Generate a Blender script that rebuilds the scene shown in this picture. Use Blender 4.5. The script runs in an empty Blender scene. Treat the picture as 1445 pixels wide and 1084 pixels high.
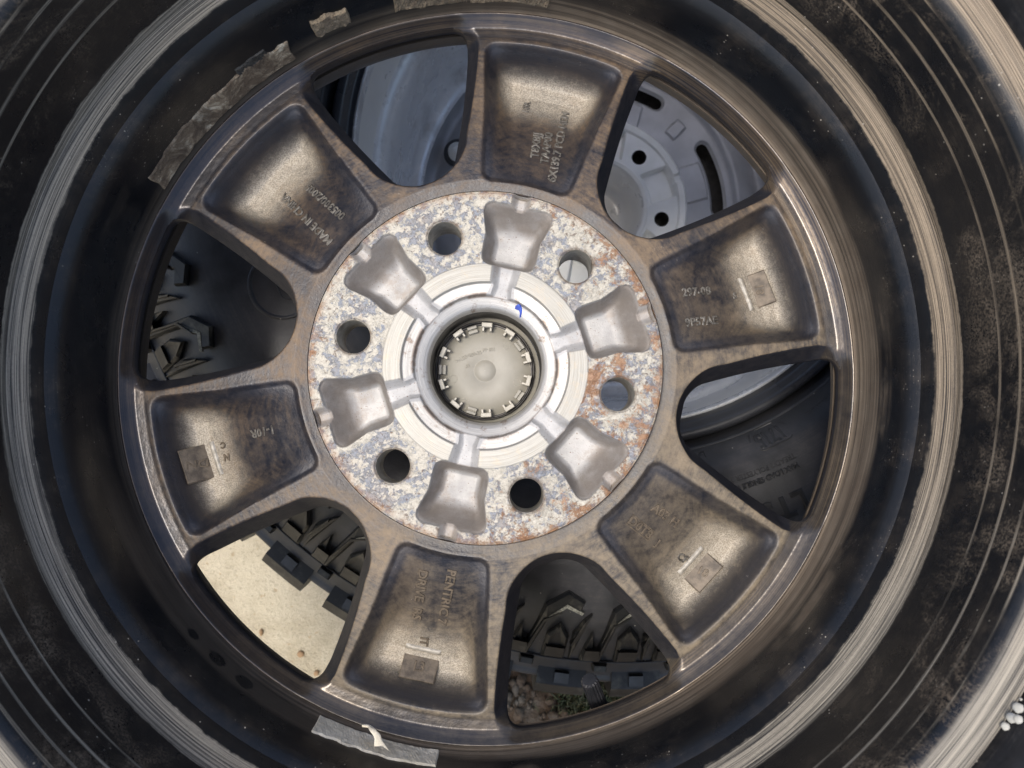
import bpy, bmesh, math, random
import numpy as np
from math import radians, sin, cos, pi
from mathutils import Matrix, Vector
random.seed(7); rng = np.random.default_rng(7)
S = bpy.context.scene
COL = S.collection

# ------------------------------------------------------------------ camera, sky, sun, exposure
# The wheels lie tilted on the ground.  "Stack frame": x right, y up the slope, z along the axles,
# 0.9 m below the lens; TILT turns it into world space (world z is vertical).
TILT = Matrix.Rotation(radians(25), 4, 'X')
FPX = 1090.0                      # focal length in pixels of a 1445 px wide picture
CAMZ = 0.9
cd = bpy.data.cameras.new('camera'); cam = bpy.data.objects.new('camera', cd); COL.objects.link(cam)
cd.sensor_width = 36; cd.lens = 36 * FPX / 1445; cd.clip_start = 0.01; cd.clip_end = 200
cd.dof.use_dof = True; cd.dof.focus_distance = 0.42; cd.dof.aperture_fstop = 16
cam.matrix_world = TILT @ Matrix.Translation((0, 0, CAMZ))
S.camera = cam

SUN_DIR = (TILT.to_3x3() @ Vector((-0.24, 0.07, 0.95))).normalized()
w = bpy.data.worlds.new('World'); S.world = w; w.use_nodes = True
wn = w.node_tree.nodes; sky = wn.new('ShaderNodeTexSky'); sky.sky_type = 'NISHITA'; sky.sun_disc = False
sky.sun_elevation = math.asin(SUN_DIR.z); sky.sun_rotation = math.atan2(SUN_DIR.x, SUN_DIR.y)
sky.dust_density = 3.0; sky.air_density = 1.0
w.node_tree.links.new(sky.outputs[0], wn['Background'].inputs[0])
wn['Background'].inputs[1].default_value = 0.15
sd = bpy.data.lights.new('sun', 'SUN'); so = bpy.data.objects.new('sun', sd); COL.objects.link(so)
sd.energy = 1.5; sd.angle = radians(15); sd.color = (1, 0.95, 0.87)
so.rotation_euler = SUN_DIR.to_track_quat('Z', 'Y').to_euler()
S.view_settings.view_transform = 'Standard'; S.view_settings.look = 'None'
S.view_settings.exposure = 0.75
S.render.engine = 'CYCLES'; S.cycles.max_bounces = 6

# ------------------------------------------------------------------ small helpers
def mesh_np(name, v, f, smooth=True, attrs=None):
    m = bpy.data.meshes.new(name)
    v = np.asarray(v, np.float32); f = np.asarray(f, np.int32)
    n = f.shape[1]
    m.vertices.add(len(v)); m.vertices.foreach_set('co', v.ravel())
    m.loops.add(f.size); m.loops.foreach_set('vertex_index', f.ravel())
    m.polygons.add(len(f)); m.polygons.foreach_set('loop_start', np.arange(0, f.size, n, dtype=np.int32))
    m.polygons.foreach_set('use_smooth', np.full(len(f), smooth))
    m.update(calc_edges=True); m.validate()
    if attrs:
        for k, a in attrs.items():
            at = m.attributes.new(k, 'FLOAT', 'POINT'); at.data.foreach_set('value', np.asarray(a, np.float32))
    return m
def mesh_pl(name, v, f, smooth=False):
    m = bpy.data.meshes.new(name); m.from_pydata([tuple(p) for p in v], [], [tuple(x) for x in f]); m.update()
    if smooth: m.polygons.foreach_set('use_smooth', [True] * len(m.polygons))
    return m
def part(name, me, mat, parent=None, rot=0.0, label=None, kind=None, wheelspace=False):
    """one mesh object; rot turns it about the axle; wheelspace: mesh is in wheel coordinates though the parent is turned"""
    o = bpy.data.objects.new(name, me); COL.objects.link(o)
    if mat is not None and not me.materials: me.materials.append(mat)
    if parent is not None:
        o.parent = parent
        if wheelspace: o.matrix_parent_inverse = Matrix.Rotation(-parent.rotation_euler.z, 4, 'Z')
    o.rotation_euler.z = rot
    if label: o['label'] = label
    if kind: o['kind'] = kind
    return o
def thing(name, label, cat, mtx, group=None):
    o = bpy.data.objects.new(name, None); COL.objects.link(o); o.empty_display_size = .05
    o.matrix_world = mtx; o['label'] = label; o['category'] = cat
    if group: o['group'] = group
    return o
def sstep(a, b, x):
    t = np.clip((x - a) / (b - a), 0, 1); return t * t * (3 - 2 * t)
def lathe_mesh(name, prof, n=256, a0=0.0, a1=2 * pi, sub=1, cx=0, cy=0):
    prof = np.array(prof, float)
    if sub > 1:                                   # Catmull-Rom through the profile
        P = np.vstack([2 * prof[0] - prof[1], prof, 2 * prof[-1] - prof[-2]]); out = []
        for i in range(1, len(P) - 2):
            for t in np.linspace(0, 1, sub, endpoint=False):
                p0, p1, p2, p3 = P[i - 1:i + 3]
                out.append(.5 * (2 * p1 + (p2 - p0) * t + (2 * p0 - 5 * p1 + 4 * p2 - p3) * t**2 + (3 * p1 - p0 - 3 * p2 + p3) * t**3))
        out.append(prof[-1]); prof = np.array(out)
    full = abs((a1 - a0) - 2 * pi) < 1e-6
    th = np.linspace(a0, a1, n, endpoint=not full); m = len(prof)
    R, T = np.meshgrid(prof[:, 0], th); Z, _ = np.meshgrid(prof[:, 1], th)
    v = np.stack([cx + R * np.cos(T), cy + R * np.sin(T), Z], -1).reshape(-1, 3)
    i = np.arange(n if full else n - 1)[:, None]; j = np.arange(m - 1)[None, :]; i2 = (i + 1) % n
    f = np.stack([i * m + j, i2 * m + j, i2 * m + j + 1, i * m + j + 1], -1).reshape(-1, 4)
    return mesh_np(name, v, f)
def wrap_text(name, s, size, place, depth=0.001, shear=0.0, bold=0.0, spacing=1.0):
    """text as mesh; place(u, v, w) -> xyz, u along the line (centred), v up, w out of the surface"""
    c = bpy.data.curves.new('t', 'FONT'); c.body = s; c.size = size; c.align_x = 'CENTER'; c.align_y = 'CENTER'
    c.extrude = depth / 2; c.shear = shear; c.offset = bold; c.resolution_u = 2; c.space_character = spacing
    c.bevel_depth = depth * .25; c.bevel_resolution = 0
    o = bpy.data.objects.new('t', c); me = bpy.data.meshes.new_from_object(o)
    me.name = name
    for v in me.vertices: v.co = place(v.co.x, v.co.y, v.co.z)
    bpy.data.objects.remove(o); bpy.data.curves.remove(c)
    return me

# ------------------------------------------------------------------ node material helper
class NM:
    def __init__(s, name, coord_obj=None):
        s.m = bpy.data.materials.new(name); s.m.use_nodes = True; s.t = s.m.node_tree; s.n = s.t.nodes; s.b = s.n['Principled BSDF']
        tc = s.n.new('ShaderNodeTexCoord'); tc.object = coord_obj; s.P = tc.outputs['Object']
    def _in(s, sock, v):
        if isinstance(v, bpy.types.NodeSocket): s.t.links.new(v, sock)
        elif isinstance(v, (tuple, list)) and len(v) == 3 and sock.type == 'RGBA': sock.default_value = (*v, 1)
        else: sock.default_value = v
    def math(s, op, a, b=None, c=None, clamp=False):
        n = s.n.new('ShaderNodeMath'); n.operation = op; n.use_clamp = clamp
        for i, x in enumerate((a, b, c)):
            if x is not None: s._in(n.inputs[i], x)
        return n.outputs[0]
    def add(s, a, b): return s.math('ADD', a, b)
    def mul(s, a, b): return s.math('MULTIPLY', a, b)
    def mx(s, a, b): return s.math('MAXIMUM', a, b)
    def inv(s, a): return s.math('SUBTRACT', 1.0, a, clamp=True)
    def attr(s, name):
        n = s.n.new('ShaderNodeAttribute'); n.attribute_name = name; return n.outputs['Fac']
    def noise(s, scale, detail=6, rough=.55, vec=None, dist=0.0):
        n = s.n.new('ShaderNodeTexNoise'); s._in(n.inputs['Vector'], vec or s.P)
        n.inputs['Scale'].default_value = scale; n.inputs['Detail'].default_value = detail
        n.inputs['Roughness'].default_value = rough; n.inputs['Distortion'].default_value = dist
        return n.outputs['Fac']
    def voro(s, scale, vec=None, feature='F1'):
        n = s.n.new('ShaderNodeTexVoronoi'); n.feature = feature; s._in(n.inputs['Vector'], vec or s.P); n.inputs['Scale'].default_value = scale
        return n.outputs['Distance']
    def ss(s, x, a, b, lo=0.0, hi=1.0):
        n = s.n.new('ShaderNodeMapRange'); n.interpolation_type = 'SMOOTHSTEP'; s._in(n.inputs[0], x)
        for i, v in zip((1, 2, 3, 4), (a, b, lo, hi)): n.inputs[i].default_value = v
        return n.outputs[0]
    def band(s, x, a, b, e): return s.mul(s.ss(x, a - e, a + e), s.ss(x, b - e, b + e, 1, 0))
    def mix(s, f, a, b):
        n = s.n.new('ShaderNodeMix'); n.data_type = 'RGBA'; s._in(n.inputs[0], f); s._in(n.inputs[6], a); s._in(n.inputs[7], b); return n.outputs[2]
    def fmix(s, f, a, b):
        n = s.n.new('ShaderNodeMix'); n.data_type = 'FLOAT'; s._in(n.inputs[0], f); s._in(n.inputs[2], a); s._in(n.inputs[3], b); return n.outputs[0]
    def xyz(s, vec=None):
        n = s.n.new('ShaderNodeSeparateXYZ'); s._in(n.inputs[0], vec or s.P); return n.outputs
    def comb(s, x, y, z):
        n = s.n.new('ShaderNodeCombineXYZ'); [s._in(n.inputs[i], v) for i, v in enumerate((x, y, z))]; return n.outputs[0]
    def polar(s):
        x, y, z = s.xyz(); s.X, s.Y, s.Z = x, y, z
        s.R = s.math('SQRT', s.add(s.mul(x, x), s.mul(y, y)))
        s.CX = s.math('DIVIDE', x, s.R); s.CY = s.math('DIVIDE', y, s.R)
    def streak(s, ang, rad, detail=5, rough=.6, off=0.0):
        """noise drawn out round the axle"""
        q = s.add(s.mul(s.R, rad), s.mul(s.Z, rad * .9))
        return s.noise(1.0, detail, rough, s.comb(s.add(s.mul(s.CX, ang), off), s.mul(s.CY, ang), q))
    def bump(s, h, strength=.5, dist=.001, chain=None):
        n = s.n.new('ShaderNodeBump'); n.inputs['Strength'].default_value = strength; n.inputs['Distance'].default_value = dist
        s._in(n.inputs['Height'], h)
        if chain is not None: s._in(n.inputs['Normal'], chain)
        return n.outputs[0]
    def set(s, color=None, rough=None, metal=None, normal=None, spec=None, coat=None, coatr=None):
        for k, v in (('Base Color', color), ('Roughness', rough), ('Metallic', metal), ('Normal', normal), ('Specular IOR Level', spec), ('Coat Weight', coat), ('Coat Roughness', coatr)):
            if v is not None: s._in(s.b.inputs[k], v)
        return s.m

# ------------------------------------------------------------------ wheel one, the wheel that fills the picture
HZ = 0.397                                        # lens to hub face
W1 = Vector(((684.5 - 722.5) / FPX * HZ, (542 - 515.5) / FPX * HZ, CAMZ - HZ))
LEAN = Matrix.Rotation(radians(-3.9), 3, 'X')     # the wheel's own slight tilt
def at(px, py, z):                                # picture pixel -> wheel-one x, y at height z over the hub face
    o = LEAN.transposed() @ (Vector((0, 0, CAMZ)) - W1); d = LEAN.transposed() @ Vector(((px - 722.5) / FPX, (542 - py) / FPX, -1))
    p = o + d * ((z - o.z) / d.z)
    return p.x, p.y
wheel = thing('wheel', 'large dusty black wheel seen from behind, with worn silver hub and grey centre cap', 'wheel', TILT @ Matrix.Translation(W1) @ LEAN.to_4x4())
SPA = radians(77.7)                               # angle of the topmost spoke

# ---- materials of wheel one
def dust_cols(m):
    return m.mix(m.noise(90, 4), (.17, .125, .085), (.30, .245, .18))
def mat_barrel():
    m = NM('black_barrel_paint', wheel); m.polar(); z = m.Z
    wob = m.mul(m.add(m.noise(18, 5), -.5), .004)
    zz = m.add(z, wob)
    st = m.streak(1.2, 900, 6, .75); st2 = m.streak(2.5, 2600, 5, .8, 3.0); st3 = m.streak(.8, 350, 4, .6, 9.0)
    grain = m.noise(900, 3, .7)
    wn_ = m.noise(7, 4, .6)
    # worn tan band on the bead hump
    edge = m.add(z, m.add(m.mul(m.add(m.noise(120, 6, .7), -.5), .0030), m.mul(m.add(m.noise(12, 3), -.5), .0030)))
    band = m.mul(m.band(edge, .0432, .0542, .0006), m.ss(m.add(m.mul(st, .62), m.mul(st2, .38)),   .38, .56, .18, 1.0))
    band = m.mul(band, m.ss(grain, .25, .5, .7, 1))
    # thin rings further out
    r1 = m.mul(m.band(m.add(z, m.mul(wob, .12)), .0765, .0778, .0004), m.ss(m.streak(3, 60, 4), .38, .5, .15, .9))
    r2 = m.mul(m.band(m.add(z, m.mul(wob, .1)), .0884, .0899, .0005), m.ss(m.streak(3, 60, 4, .6, 5.0), .3, .45, .35, 1))
    r3 = m.mul(m.band(m.add(z, m.mul(wob, .2)), .0996, .1008, .0004), m.ss(m.streak(3, 90, 4, .6, 7.0), .42, .55, .1, 1))
    r4 = m.mul(m.band(z, .1068, .1078, .0004), m.ss(m.streak(3, 90, 4, .6, 12.), .42, .55, .1, .8))
    fl = m.mul(m.ss(m.add(z, m.mul(wob, .8)), .1108, .1130), m.ss(st, .3, .5, .6, 1))
    # smeared dust film between the rings
    film = m.mul(m.mul(m.ss(z, .05, .075), m.ss(m.noise(22, 9, .78, dist=.6), .46, .66)), m.mul(m.ss(grain, .35, .65), .7))
    # brown dust on the lower wall, heaviest towards +x and the bottom right
    side = m.add(m.mul(m.CX, .55), m.mul(m.CY, .10))
    lowb = m.ss(m.add(m.add(zz, m.mul(side, -.012)), m.mul(m.add(wn_, -.5), -.02)), -.004, .006, 1, 0)
    low = m.mul(lowb, m.ss(m.add(m.mul(st, .5), m.mul(st3, .5)), .38, .6, .25, .85))
    patch = m.mul(m.ss(m.noise(9, 5, .6), .56, .66), m.mul(m.band(z, -.015, .02, .004), m.ss(st3, .4, .6, .2, .8)))
    low = m.mul(m.mx(low, m.mul(patch, .7)), m.ss(m.add(m.mul(m.CX, .8), m.mul(m.CY, -.3)), -.9, .3, .35, 1.15))
    lowleft = m.mul(m.ss(m.add(m.mul(m.CX, .6), m.mul(m.CY, .8)), -.75, -.95), m.mul(m.band(z, -.013, .012, .003), m.ss(st, .3, .6, .3, .7)))
    low = m.mx(low, m.mul(lowleft, .5))
    for (sx_, sy_, sr_) in ((262, 905, .0062), (301, 936, .0058), (344, 963, .0050)):
        ax, ay = at(sx_, sy_, .004); dx = m.math('SUBTRACT', m.X, ax); dy = m.math('SUBTRACT', m.Y, ay); dz = m.math('SUBTRACT', z, .004)
        dd = m.math('SQRT', m.add(m.add(m.mul(dx, dx), m.mul(dy, dy)), m.mul(m.mul(dz, dz), 1.0)))
        low = m.mul(low, m.ss(m.add(dd, m.mul(m.add(m.noise(500, 4), -.5), .0022)), sr_ * .94, sr_ * 1.1, 0, 1))
    haze = m.mul(m.ss(m.noise(30, 8, .75), .45, .8), m.mul(m.ss(st2, .3, .7), .30))
    vr = m.voro(260); speck = m.mul(m.ss(m.math('SUBTRACT', vr, m.mul(m.noise(140, 2), .12)), .06, .0), m.ss(m.noise(30, 4), .52, .60)); speck = m.mx(speck, m.mul(m.mul(m.ss(m.voro(620), .17, .08), .55), m.ss(m.noise(15, 5, .7), .54, .66))); speck = m.mul(speck, m.ss(z, .0, .02, .35, 1))
    rings = m.mx(m.mx(m.mx(band, r1), m.mx(r2, r3)), m.mx(r4, fl))
    tan = m.mix(m.ss(m.add(m.mul(st2, .6), m.mul(st, .4)), .40, .60), (.06, .055, .048), (.38, .34, .27)); tan = m.mix(m.mul(m.ss(m.add(m.mul(m.CX, .7), m.mul(m.CY, .7)), .1, .8), .6), tan, m.mix(m.ss(st2, .38, .62), (.08, .058, .038), (.36, .26, .16)))
    c = m.mix(m.math('MAXIMUM', m.mx(low, haze), film), (.006, .0068, .0085), dust_cols(m))
    c = m.mix(rings, c, tan); c = m.mix(m.mul(speck, m.ss(m.noise(90, 2), .35, .6, .25, .85)), c, (.46, .42, .35))
    dirt = m.mx(m.mx(rings, low), film)
    bmp = m.bump(m.add(m.mul(st2, .5), m.mul(grain, .5)), .35, .0004)
    return m.set(c, m.fmix(dirt, m.ss(m.noise(50, 5), .3, .7, .24, .38), .8), 0.0, bmp, spec=.36)
M_BARREL = mat_barrel()

def mat_spoke():
    m = NM('dusty_spoke_paint', wheel); m.polar()
    wall = m.attr('wall'); pock = m.attr('pocket'); deep = m.attr('deep')
    n1 = m.noise(24, 10, .70, dist=.25); n2 = m.noise(300, 5, .7); n3 = m.noise(170, 8, .74, dist=.2); big = m.noise(13, 4, .5)
    br = m.noise(1400, 2, .6)
    brush = m.streak(9, 700, 5, .7)
    x = m.add(m.add(m.mul(n1, .24), m.mul(n3, .28)), m.add(m.mul(big, .24), m.mul(brush, .24)))
    x = m.add(x, m.mul(m.ss(m.add(m.X, m.mul(m.Y, -1.6)), -.05, .32), .055))
    d = m.ss(x, .40, .60)                          # general dust cover
    d = m.mul(d, m.ss(n2, .25, .6, .6, 1)); pe = m.attr('edge'); d = m.mul(d, m.ss(m.mul(pe, m.add(n1, .35)), .25, .75, 1, .25))
    d = m.mul(d, m.ss(m.add(m.R, m.mul(m.add(n1, -.5), .02)), .092, .102, .45, 1))
    inner = m.mul(m.band(m.R, .100, .140, .012), pock)                    # dust thinned, so darker, where the lettering stands
    d = m.mul(d, m.fmix(inner, 1.0, .5))
    lipz = m.mul(m.ss(pock, .1, .9), m.ss(deep, .2, 0))
    # wiped clean down the window walls; dust catches on their top lip
    wx = m.add(wall, m.mul(m.add(n1, -.5), .6))
    d = m.mul(d, m.ss(wx, .28, .55, 1, .03))
    lowr = m.ss(m.add(m.mul(m.X, 1.0), m.mul(m.Y, -1.6)), -.15, .32)      # paler dry dust to the lower right
    floor = m.mul(m.mul(deep, m.ss(n3, .25, .6, .7, 1)), m.ss(m.noise(260, 3, .6), .3, .6, .8, 1))
    cb = m.mix(m.ss(n3, .35, .65), (.013, .015, .022), (.028, .028, .033))
    cd_ = m.mix(m.ss(n1, .35, .65), (.060, .040, .024), (.185, .125, .072))
    cd_ = m.mix(m.mul(lowr, .75), cd_, m.mix(n3, (.15, .122, .082), (.36, .30, .205)))
    c = m.mix(d, cb, cd_)
    c = m.mix(m.mul(floor, .8), c, m.mix(m.ss(br, .35, .65), (.28, .245, .19), (.55, .495, .40)))  # pale floor band: the sky-lit brightness painted into the colour
    # outer ring: thin film with turning marks
    st = m.streak(1.2, 900, 4, .6); outer_dark = m.mul(m.band(m.R, .1690, .1800, .003), m.mul(pock, m.ss(n3, .35, .55, .3, 1)))
    c = m.mix(m.mul(outer_dark, .75), c, (.018, .018, .022))  # outer end of each pocket coloured darker
    ring = m.ss(m.R, .1815, .184)
    c = m.mix(m.mul(ring, .75), c, m.mix(m.mul(m.mul(m.ss(st, .4, .62), m.ss(big, .35, .6)), m.ss(m.add(m.mul(m.CX, .8), m.mul(m.CY, .35)), -.5, .5, .3, 1)), (.028, .028, .033), (.15, .115, .08)))
    # small pale scratches and grains
    sc = m.mul(m.ss(m.noise(420, 4, .8), .66, .72), m.ss(n1, .5, .6))
    c = m.mix(m.mul(sc, .6), c, (.42, .39, .33))
    ro = m.fmix(d, .33, .62); ro = m.fmix(floor, ro, .68); ro = m.fmix(ring, ro, .25); ro = m.fmix(wall, ro, .6)
    b1 = m.bump(m.mul(m.noise(700, 4, .7), m.inv(m.mul(ring, .85))), .30, .0006); b1 = m.bump(m.noise(60, 4, .6), .12, .003, b1)
    return m.set(c, ro, m.fmix(ring, m.fmix(wall, .12, 0.0), .45), b1, spec=m.fmix(wall, .55, .15))
M_SPOKE = mat_spoke()

def mat_hub():
    m = NM('worn_machined_hub_face', wheel); m.polar()
    pk = m.attr('pocket'); R = m.R
    n1 = m.noise(230, 9, .72, dist=.25); n2 = m.noise(120, 10, .82, dist=.3); n3 = m.noise(1000, 4, .7); n4 = m.noise(330, 8, .78, dist=.3); n5 = m.noise(48, 8, .75)
    right = m.ss(m.add(m.X, m.mul(m.Y, -.25)), -.07, .09)
    outer = m.ss(R, .0525, .0535)                        # mottled zone
    lim = m.mix(m.ss(n3, .25, .75), (.37, .34, .275), (.54, .505, .425))
    blue = m.mix(m.ss(n4, .4, .6), (.10, .115, .14), (.21, .24, .295))
    rust = m.mix(m.ss(n4, .35, .65), (.21, .095, .04), (.38, .215, .11))
    dark = (.11, .075, .055)
    c = m.mix(m.mul(m.ss(m.add(n1, m.mul(m.add(n5, -.5), 1.1)), .49, .575), .85), lim, blue)
    tanf = m.mul(m.ss(n5, .5, .66), .35)
    c = m.mix(tanf, c, (.42, .33, .22))
    c = m.mix(m.mul(m.ss(m.add(n2, m.add(m.mul(right, .10), m.add(m.mul(m.ss(R, .078, .092), .03), m.mul(m.add(m.noise(26, 3), -.5), .42)))), .60, .68), .88), c, rust)
    c = m.mix(m.mul(m.ss(m.add(n4, m.mul(m.ss(R, .06, .092), .06)), .60, .64), .75), c, dark)
    edge = m.ss(R, .086, .091)
    c = m.mix(m.mul(m.mul(edge, m.ss(n2, .4, .55)), .55), c, rust)
    hd = m.attr('holes'); c = m.mix(m.mul(m.mul(hd, m.ss(n2, .42, .56)), .6), c, (.16, .11, .075))
    # bright machined ring and inner chamfers
    st = m.streak(1.5, 3500, 4, .8)
    ringc = m.mix(m.ss(st, .4, .6), (.29, .277, .24), (.40, .385, .345))
    ringc = m.mix(m.mul(m.ss(n2, .52, .62), .35), ringc, (.45, .36, .24))
    c = m.mix(outer, ringc, c)
    inner = m.ss(R, .0428, .0436, 1, 0)
    inc = m.mix(m.ss(st, .35, .62), (.36, .345, .315), (.52, .505, .47)); inc = m.mix(m.mul(m.ss(n2, .54, .64), .8), inc, (.20, .14, .10))
    c = m.mix(inner, c, inc)
    lip = m.mul(m.band(R, .0362, .0385, .0005), m.ss(n5, .4, .55)); c = m.mix(m.mul(lip, .7), c, (.16, .10, .065))
    cast = m.mix(m.ss(m.noise(70, 5), .35, .65), (.33, .325, .315), (.47, .46, .44))
    cast = m.mix(m.mul(m.ss(m.noise(55, 6, .7), .5, .66), .5), cast, (.27, .215, .165))
    cast = m.mix(m.mul(m.ss(R, .068, .084), m.ss(n5, .38, .62, .15, .7)), cast, (.30, .245, .19))
    cast = m.mix(m.ss(m.noise(1100, 2), .66, .7), cast, (.2, .15, .12))
    wl = m.attr('walls'); cast = m.mix(m.mul(wl, m.ss(m.noise(65, 6, .7), .3, .65, .45, .95)), cast, m.mix(m.noise(40, 4), (.17, .15, .13), (.25, .215, .18)))  # pocket walls tinted darker: painted shade that makes the pockets read sunken
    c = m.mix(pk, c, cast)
    metal = m.fmix(pk, m.fmix(outer, .35, .12), .22)
    metal = m.fmix(m.mul(inner, m.inv(pk)), metal, .6)
    ro = m.fmix(pk, m.fmix(outer, .5, .62), .60); ro = m.fmix(m.mul(inner, m.inv(pk)), ro, .50)
    h = m.add(m.mul(m.ss(n1, .48, .54), .5), m.mul(m.ss(m.add(n2, m.mul(right, .115)), .605, .655), .8))
    b = m.bump(m.mul(h, m.mul(outer, m.inv(pk))), .5, .0006); b = m.bump(n3, .25, .0003, b)
    b = m.bump(m.mul(m.noise(1300, 2), pk), .35, .0004, b)
    b = m.bump(m.mul(st, m.inv(m.mx(outer, pk))), .35, .0002, b)
    return m.set(c, ro, metal, b)
M_HUB = mat_hub()
def mat_simple(name, c1, c2, rough=.5, metal=0.0, sc=120, bs=.2, obj=None, spec=.5, dirt=None, dscale=60, bd=.0005):
    m = NM(name, obj); c = m.mix(m.ss(m.noise(sc, 6), .3, .7), c1, c2)
    if dirt: c = m.mix(m.mul(m.ss(m.noise(dscale, 7, .7), .5, .66), .7), c, dirt)
    return m.set(c, m.ss(m.noise(sc * .7, 4), .3, .7, rough - .06, rough + .08), metal, m.bump(m.noise(sc * 6, 4, .7), bs, bd), spec=spec)
M_HOLE = mat_simple('bare_bolt_hole_metal', (.42, .39, .32), (.62, .58, .49), .4, .6, 300, .3, wheel, dirt=(.25, .17, .1))
M_CAP = mat_simple('grey_cap_plastic', (.265, .25, .205), (.32, .30, .25), .5, 0, 60, .15, wheel, dirt=(.27, .25, .2))
M_CLIP = mat_simple('pale_clip_plastic', (.37, .345, .28), (.47, .435, .36), .4, 0, 200, .15, wheel)
M_DARKMETAL = mat_simple('dark_clip_ring', (.05, .05, .05), (.12, .11, .10), .4, .5, 200, .1, wheel)
M_BOREWALL = mat_simple('dark_bore_wall', (.018, .017, .016), (.045, .04, .035), .45, .3, 150, .2, wheel)
M_BLUE = mat_simple('blue_marker_paint', (.008, .03, .26), (.015, .07, .42), .4, 0, 400, .1, wheel)
def mat_tape():
    m = NM('dirty_tape_residue', wheel); n = m.noise(60, 9, .75, dist=.8); q = m.noise(26, 4, .5); f_ = m.noise(700, 4, .7)
    c = m.mix(m.ss(n, .42, .58), (.16, .115, .075), (.42, .33, .22)); c = m.mix(m.ss(n, .53, .61), c, (.74, .65, .49))
    c = m.mix(m.mul(m.ss(q, .5, .56), .6), c, (.075, .055, .04)); return m.set(c, .8, 0, m.bump(m.add(n, m.mul(f_, .3)), .6, .0015))
M_TAPE = mat_tape()
M_TAPEPALE = mat_simple('pale_torn_tape', (.70, .63, .48), (.86, .79, .64), .85, 0, 90, .5, wheel, dirt=(.36, .32, .25), dscale=70)
M_PUTTY = mat_simple('tan_dried_mud', (.27, .21, .14), (.38, .30, .20), .9, 0, 150, .9, wheel, dirt=(.2, .15, .1), dscale=200, bd=.002)
M_DARKTAPE = mat_simple('dark_tape_residue', (.035, .032, .028), (.075, .07, .06), .7, 0, 300, .5, wheel)  # old adhesive, dark in its own colour
M_RUBCLEAN = mat_simple('black_valve_rubber', (.013, .014, .017), (.03, .03, .034), .45, 0, 150, .2)

# ---- barrel: the inside of the rim, from the disc joint out to the flange lip
BP = [(.1955, -.0150), (.1957, -.0136), (.1962, -.0126), (.1968, -.0105), (.1972, -.004), (.1975, .006), (.1979, .016), (.1986, .025), (.2002, .0310), (.2035, .0352),
      (.2075, .0385), (.2103, .0412), (.2124, .0455), (.2134, .0505), (.2141, .0550), (.2148, .0600), (.2155, .0700), (.2162, .0850), (.2170, .0985),
      (.2180, .1060), (.2200, .1100), (.2235, .1125), (.2275, .1140), (.2315, .1143), (.2345, .1125), (.2355, .1080), (.2335, .1040), (.2300, .1030), (.2225, .1010)]
BPn = np.array(BP)
def barrel_r(z): return float(np.interp(z, BPn[4:19, 1], BPn[4:19, 0]))
rim = part('rim_barrel', lathe_mesh('rim_barrel', BP, 360, sub=5), M_BARREL, wheel)
part('rim_outer_wall', lathe_mesh('rim_outer_wall', [(.2225, .1010), (.2200, .0600), (.2130, .0500), (.2030, .0300), (.2000, -.04), (.208, -.055), (.214, -.06), (.222, -.075), (.234, -.078), (.2335, -.084), (.222, -.084), (.208, -.070), (.199, -.052), (.1945, -.0320), (.1906, -.0285)], 200, sub=3), M_BARREL, wheel)

# ---- one spoke = one sixth of the disc, a modelled relief with the window cut through
ZF = -.034
def round_int(ds, k):
    ds = np.stack(ds); return np.minimum(ds.max(0), -k) + np.sqrt((np.maximum(ds + k, 0) ** 2).sum(0))
A_IN, A_OUT = radians(7.2), radians(14.4)
p_in = np.array([.1115 * cos(A_IN), .1115 * sin(A_IN)]); p_out = np.array([.1905 * cos(A_OUT), .1905 * sin(A_OUT)])
nn = np.array([-(p_out - p_in)[1], (p_out - p_in)[0]]); nn /= np.linalg.norm(nn)
def win_sdf(r, phi):
    """phi from the spoke axis; windows sit at +-30 degrees"""
    psi = radians(30) - np.abs(phi)
    a, b = r * np.cos(psi), np.abs(r * np.sin(psi))
    side = (a - p_in[0]) * nn[0] + (b - p_in[1]) * nn[1] - .0018 * np.sin(np.clip((a - .11) / .075, 0, 1) * pi)
    return round_int([r - .1905, side, .1108 - a], .0088)
def ridge(r):
    return np.interp(r, [.0900, .0930, .100, .125, .165, .183, .1885, .1920, .1950, .1956], [-.0075, -.0082, -.0072, -.0100, -.0150, -.0168, -.0166, -.0148, -.0126, -.0130])
def pocket_sdf(r, phi):
    w_ = radians(12.6) + radians(1.2) * sstep(.15, .10, r)
    return round_int([r - .1800, .0990 - r, r * (np.abs(phi) - w_)], .0065)
def disc_height(x, y):                                   # wheel coordinates -> height, used for lettering too
    r = np.hypot(x, y); th = np.arctan2(y, x)
    phi = (th - SPA + pi / 6) % (pi / 3) - pi / 6
    return disc_z(r, phi)[0]
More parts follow.
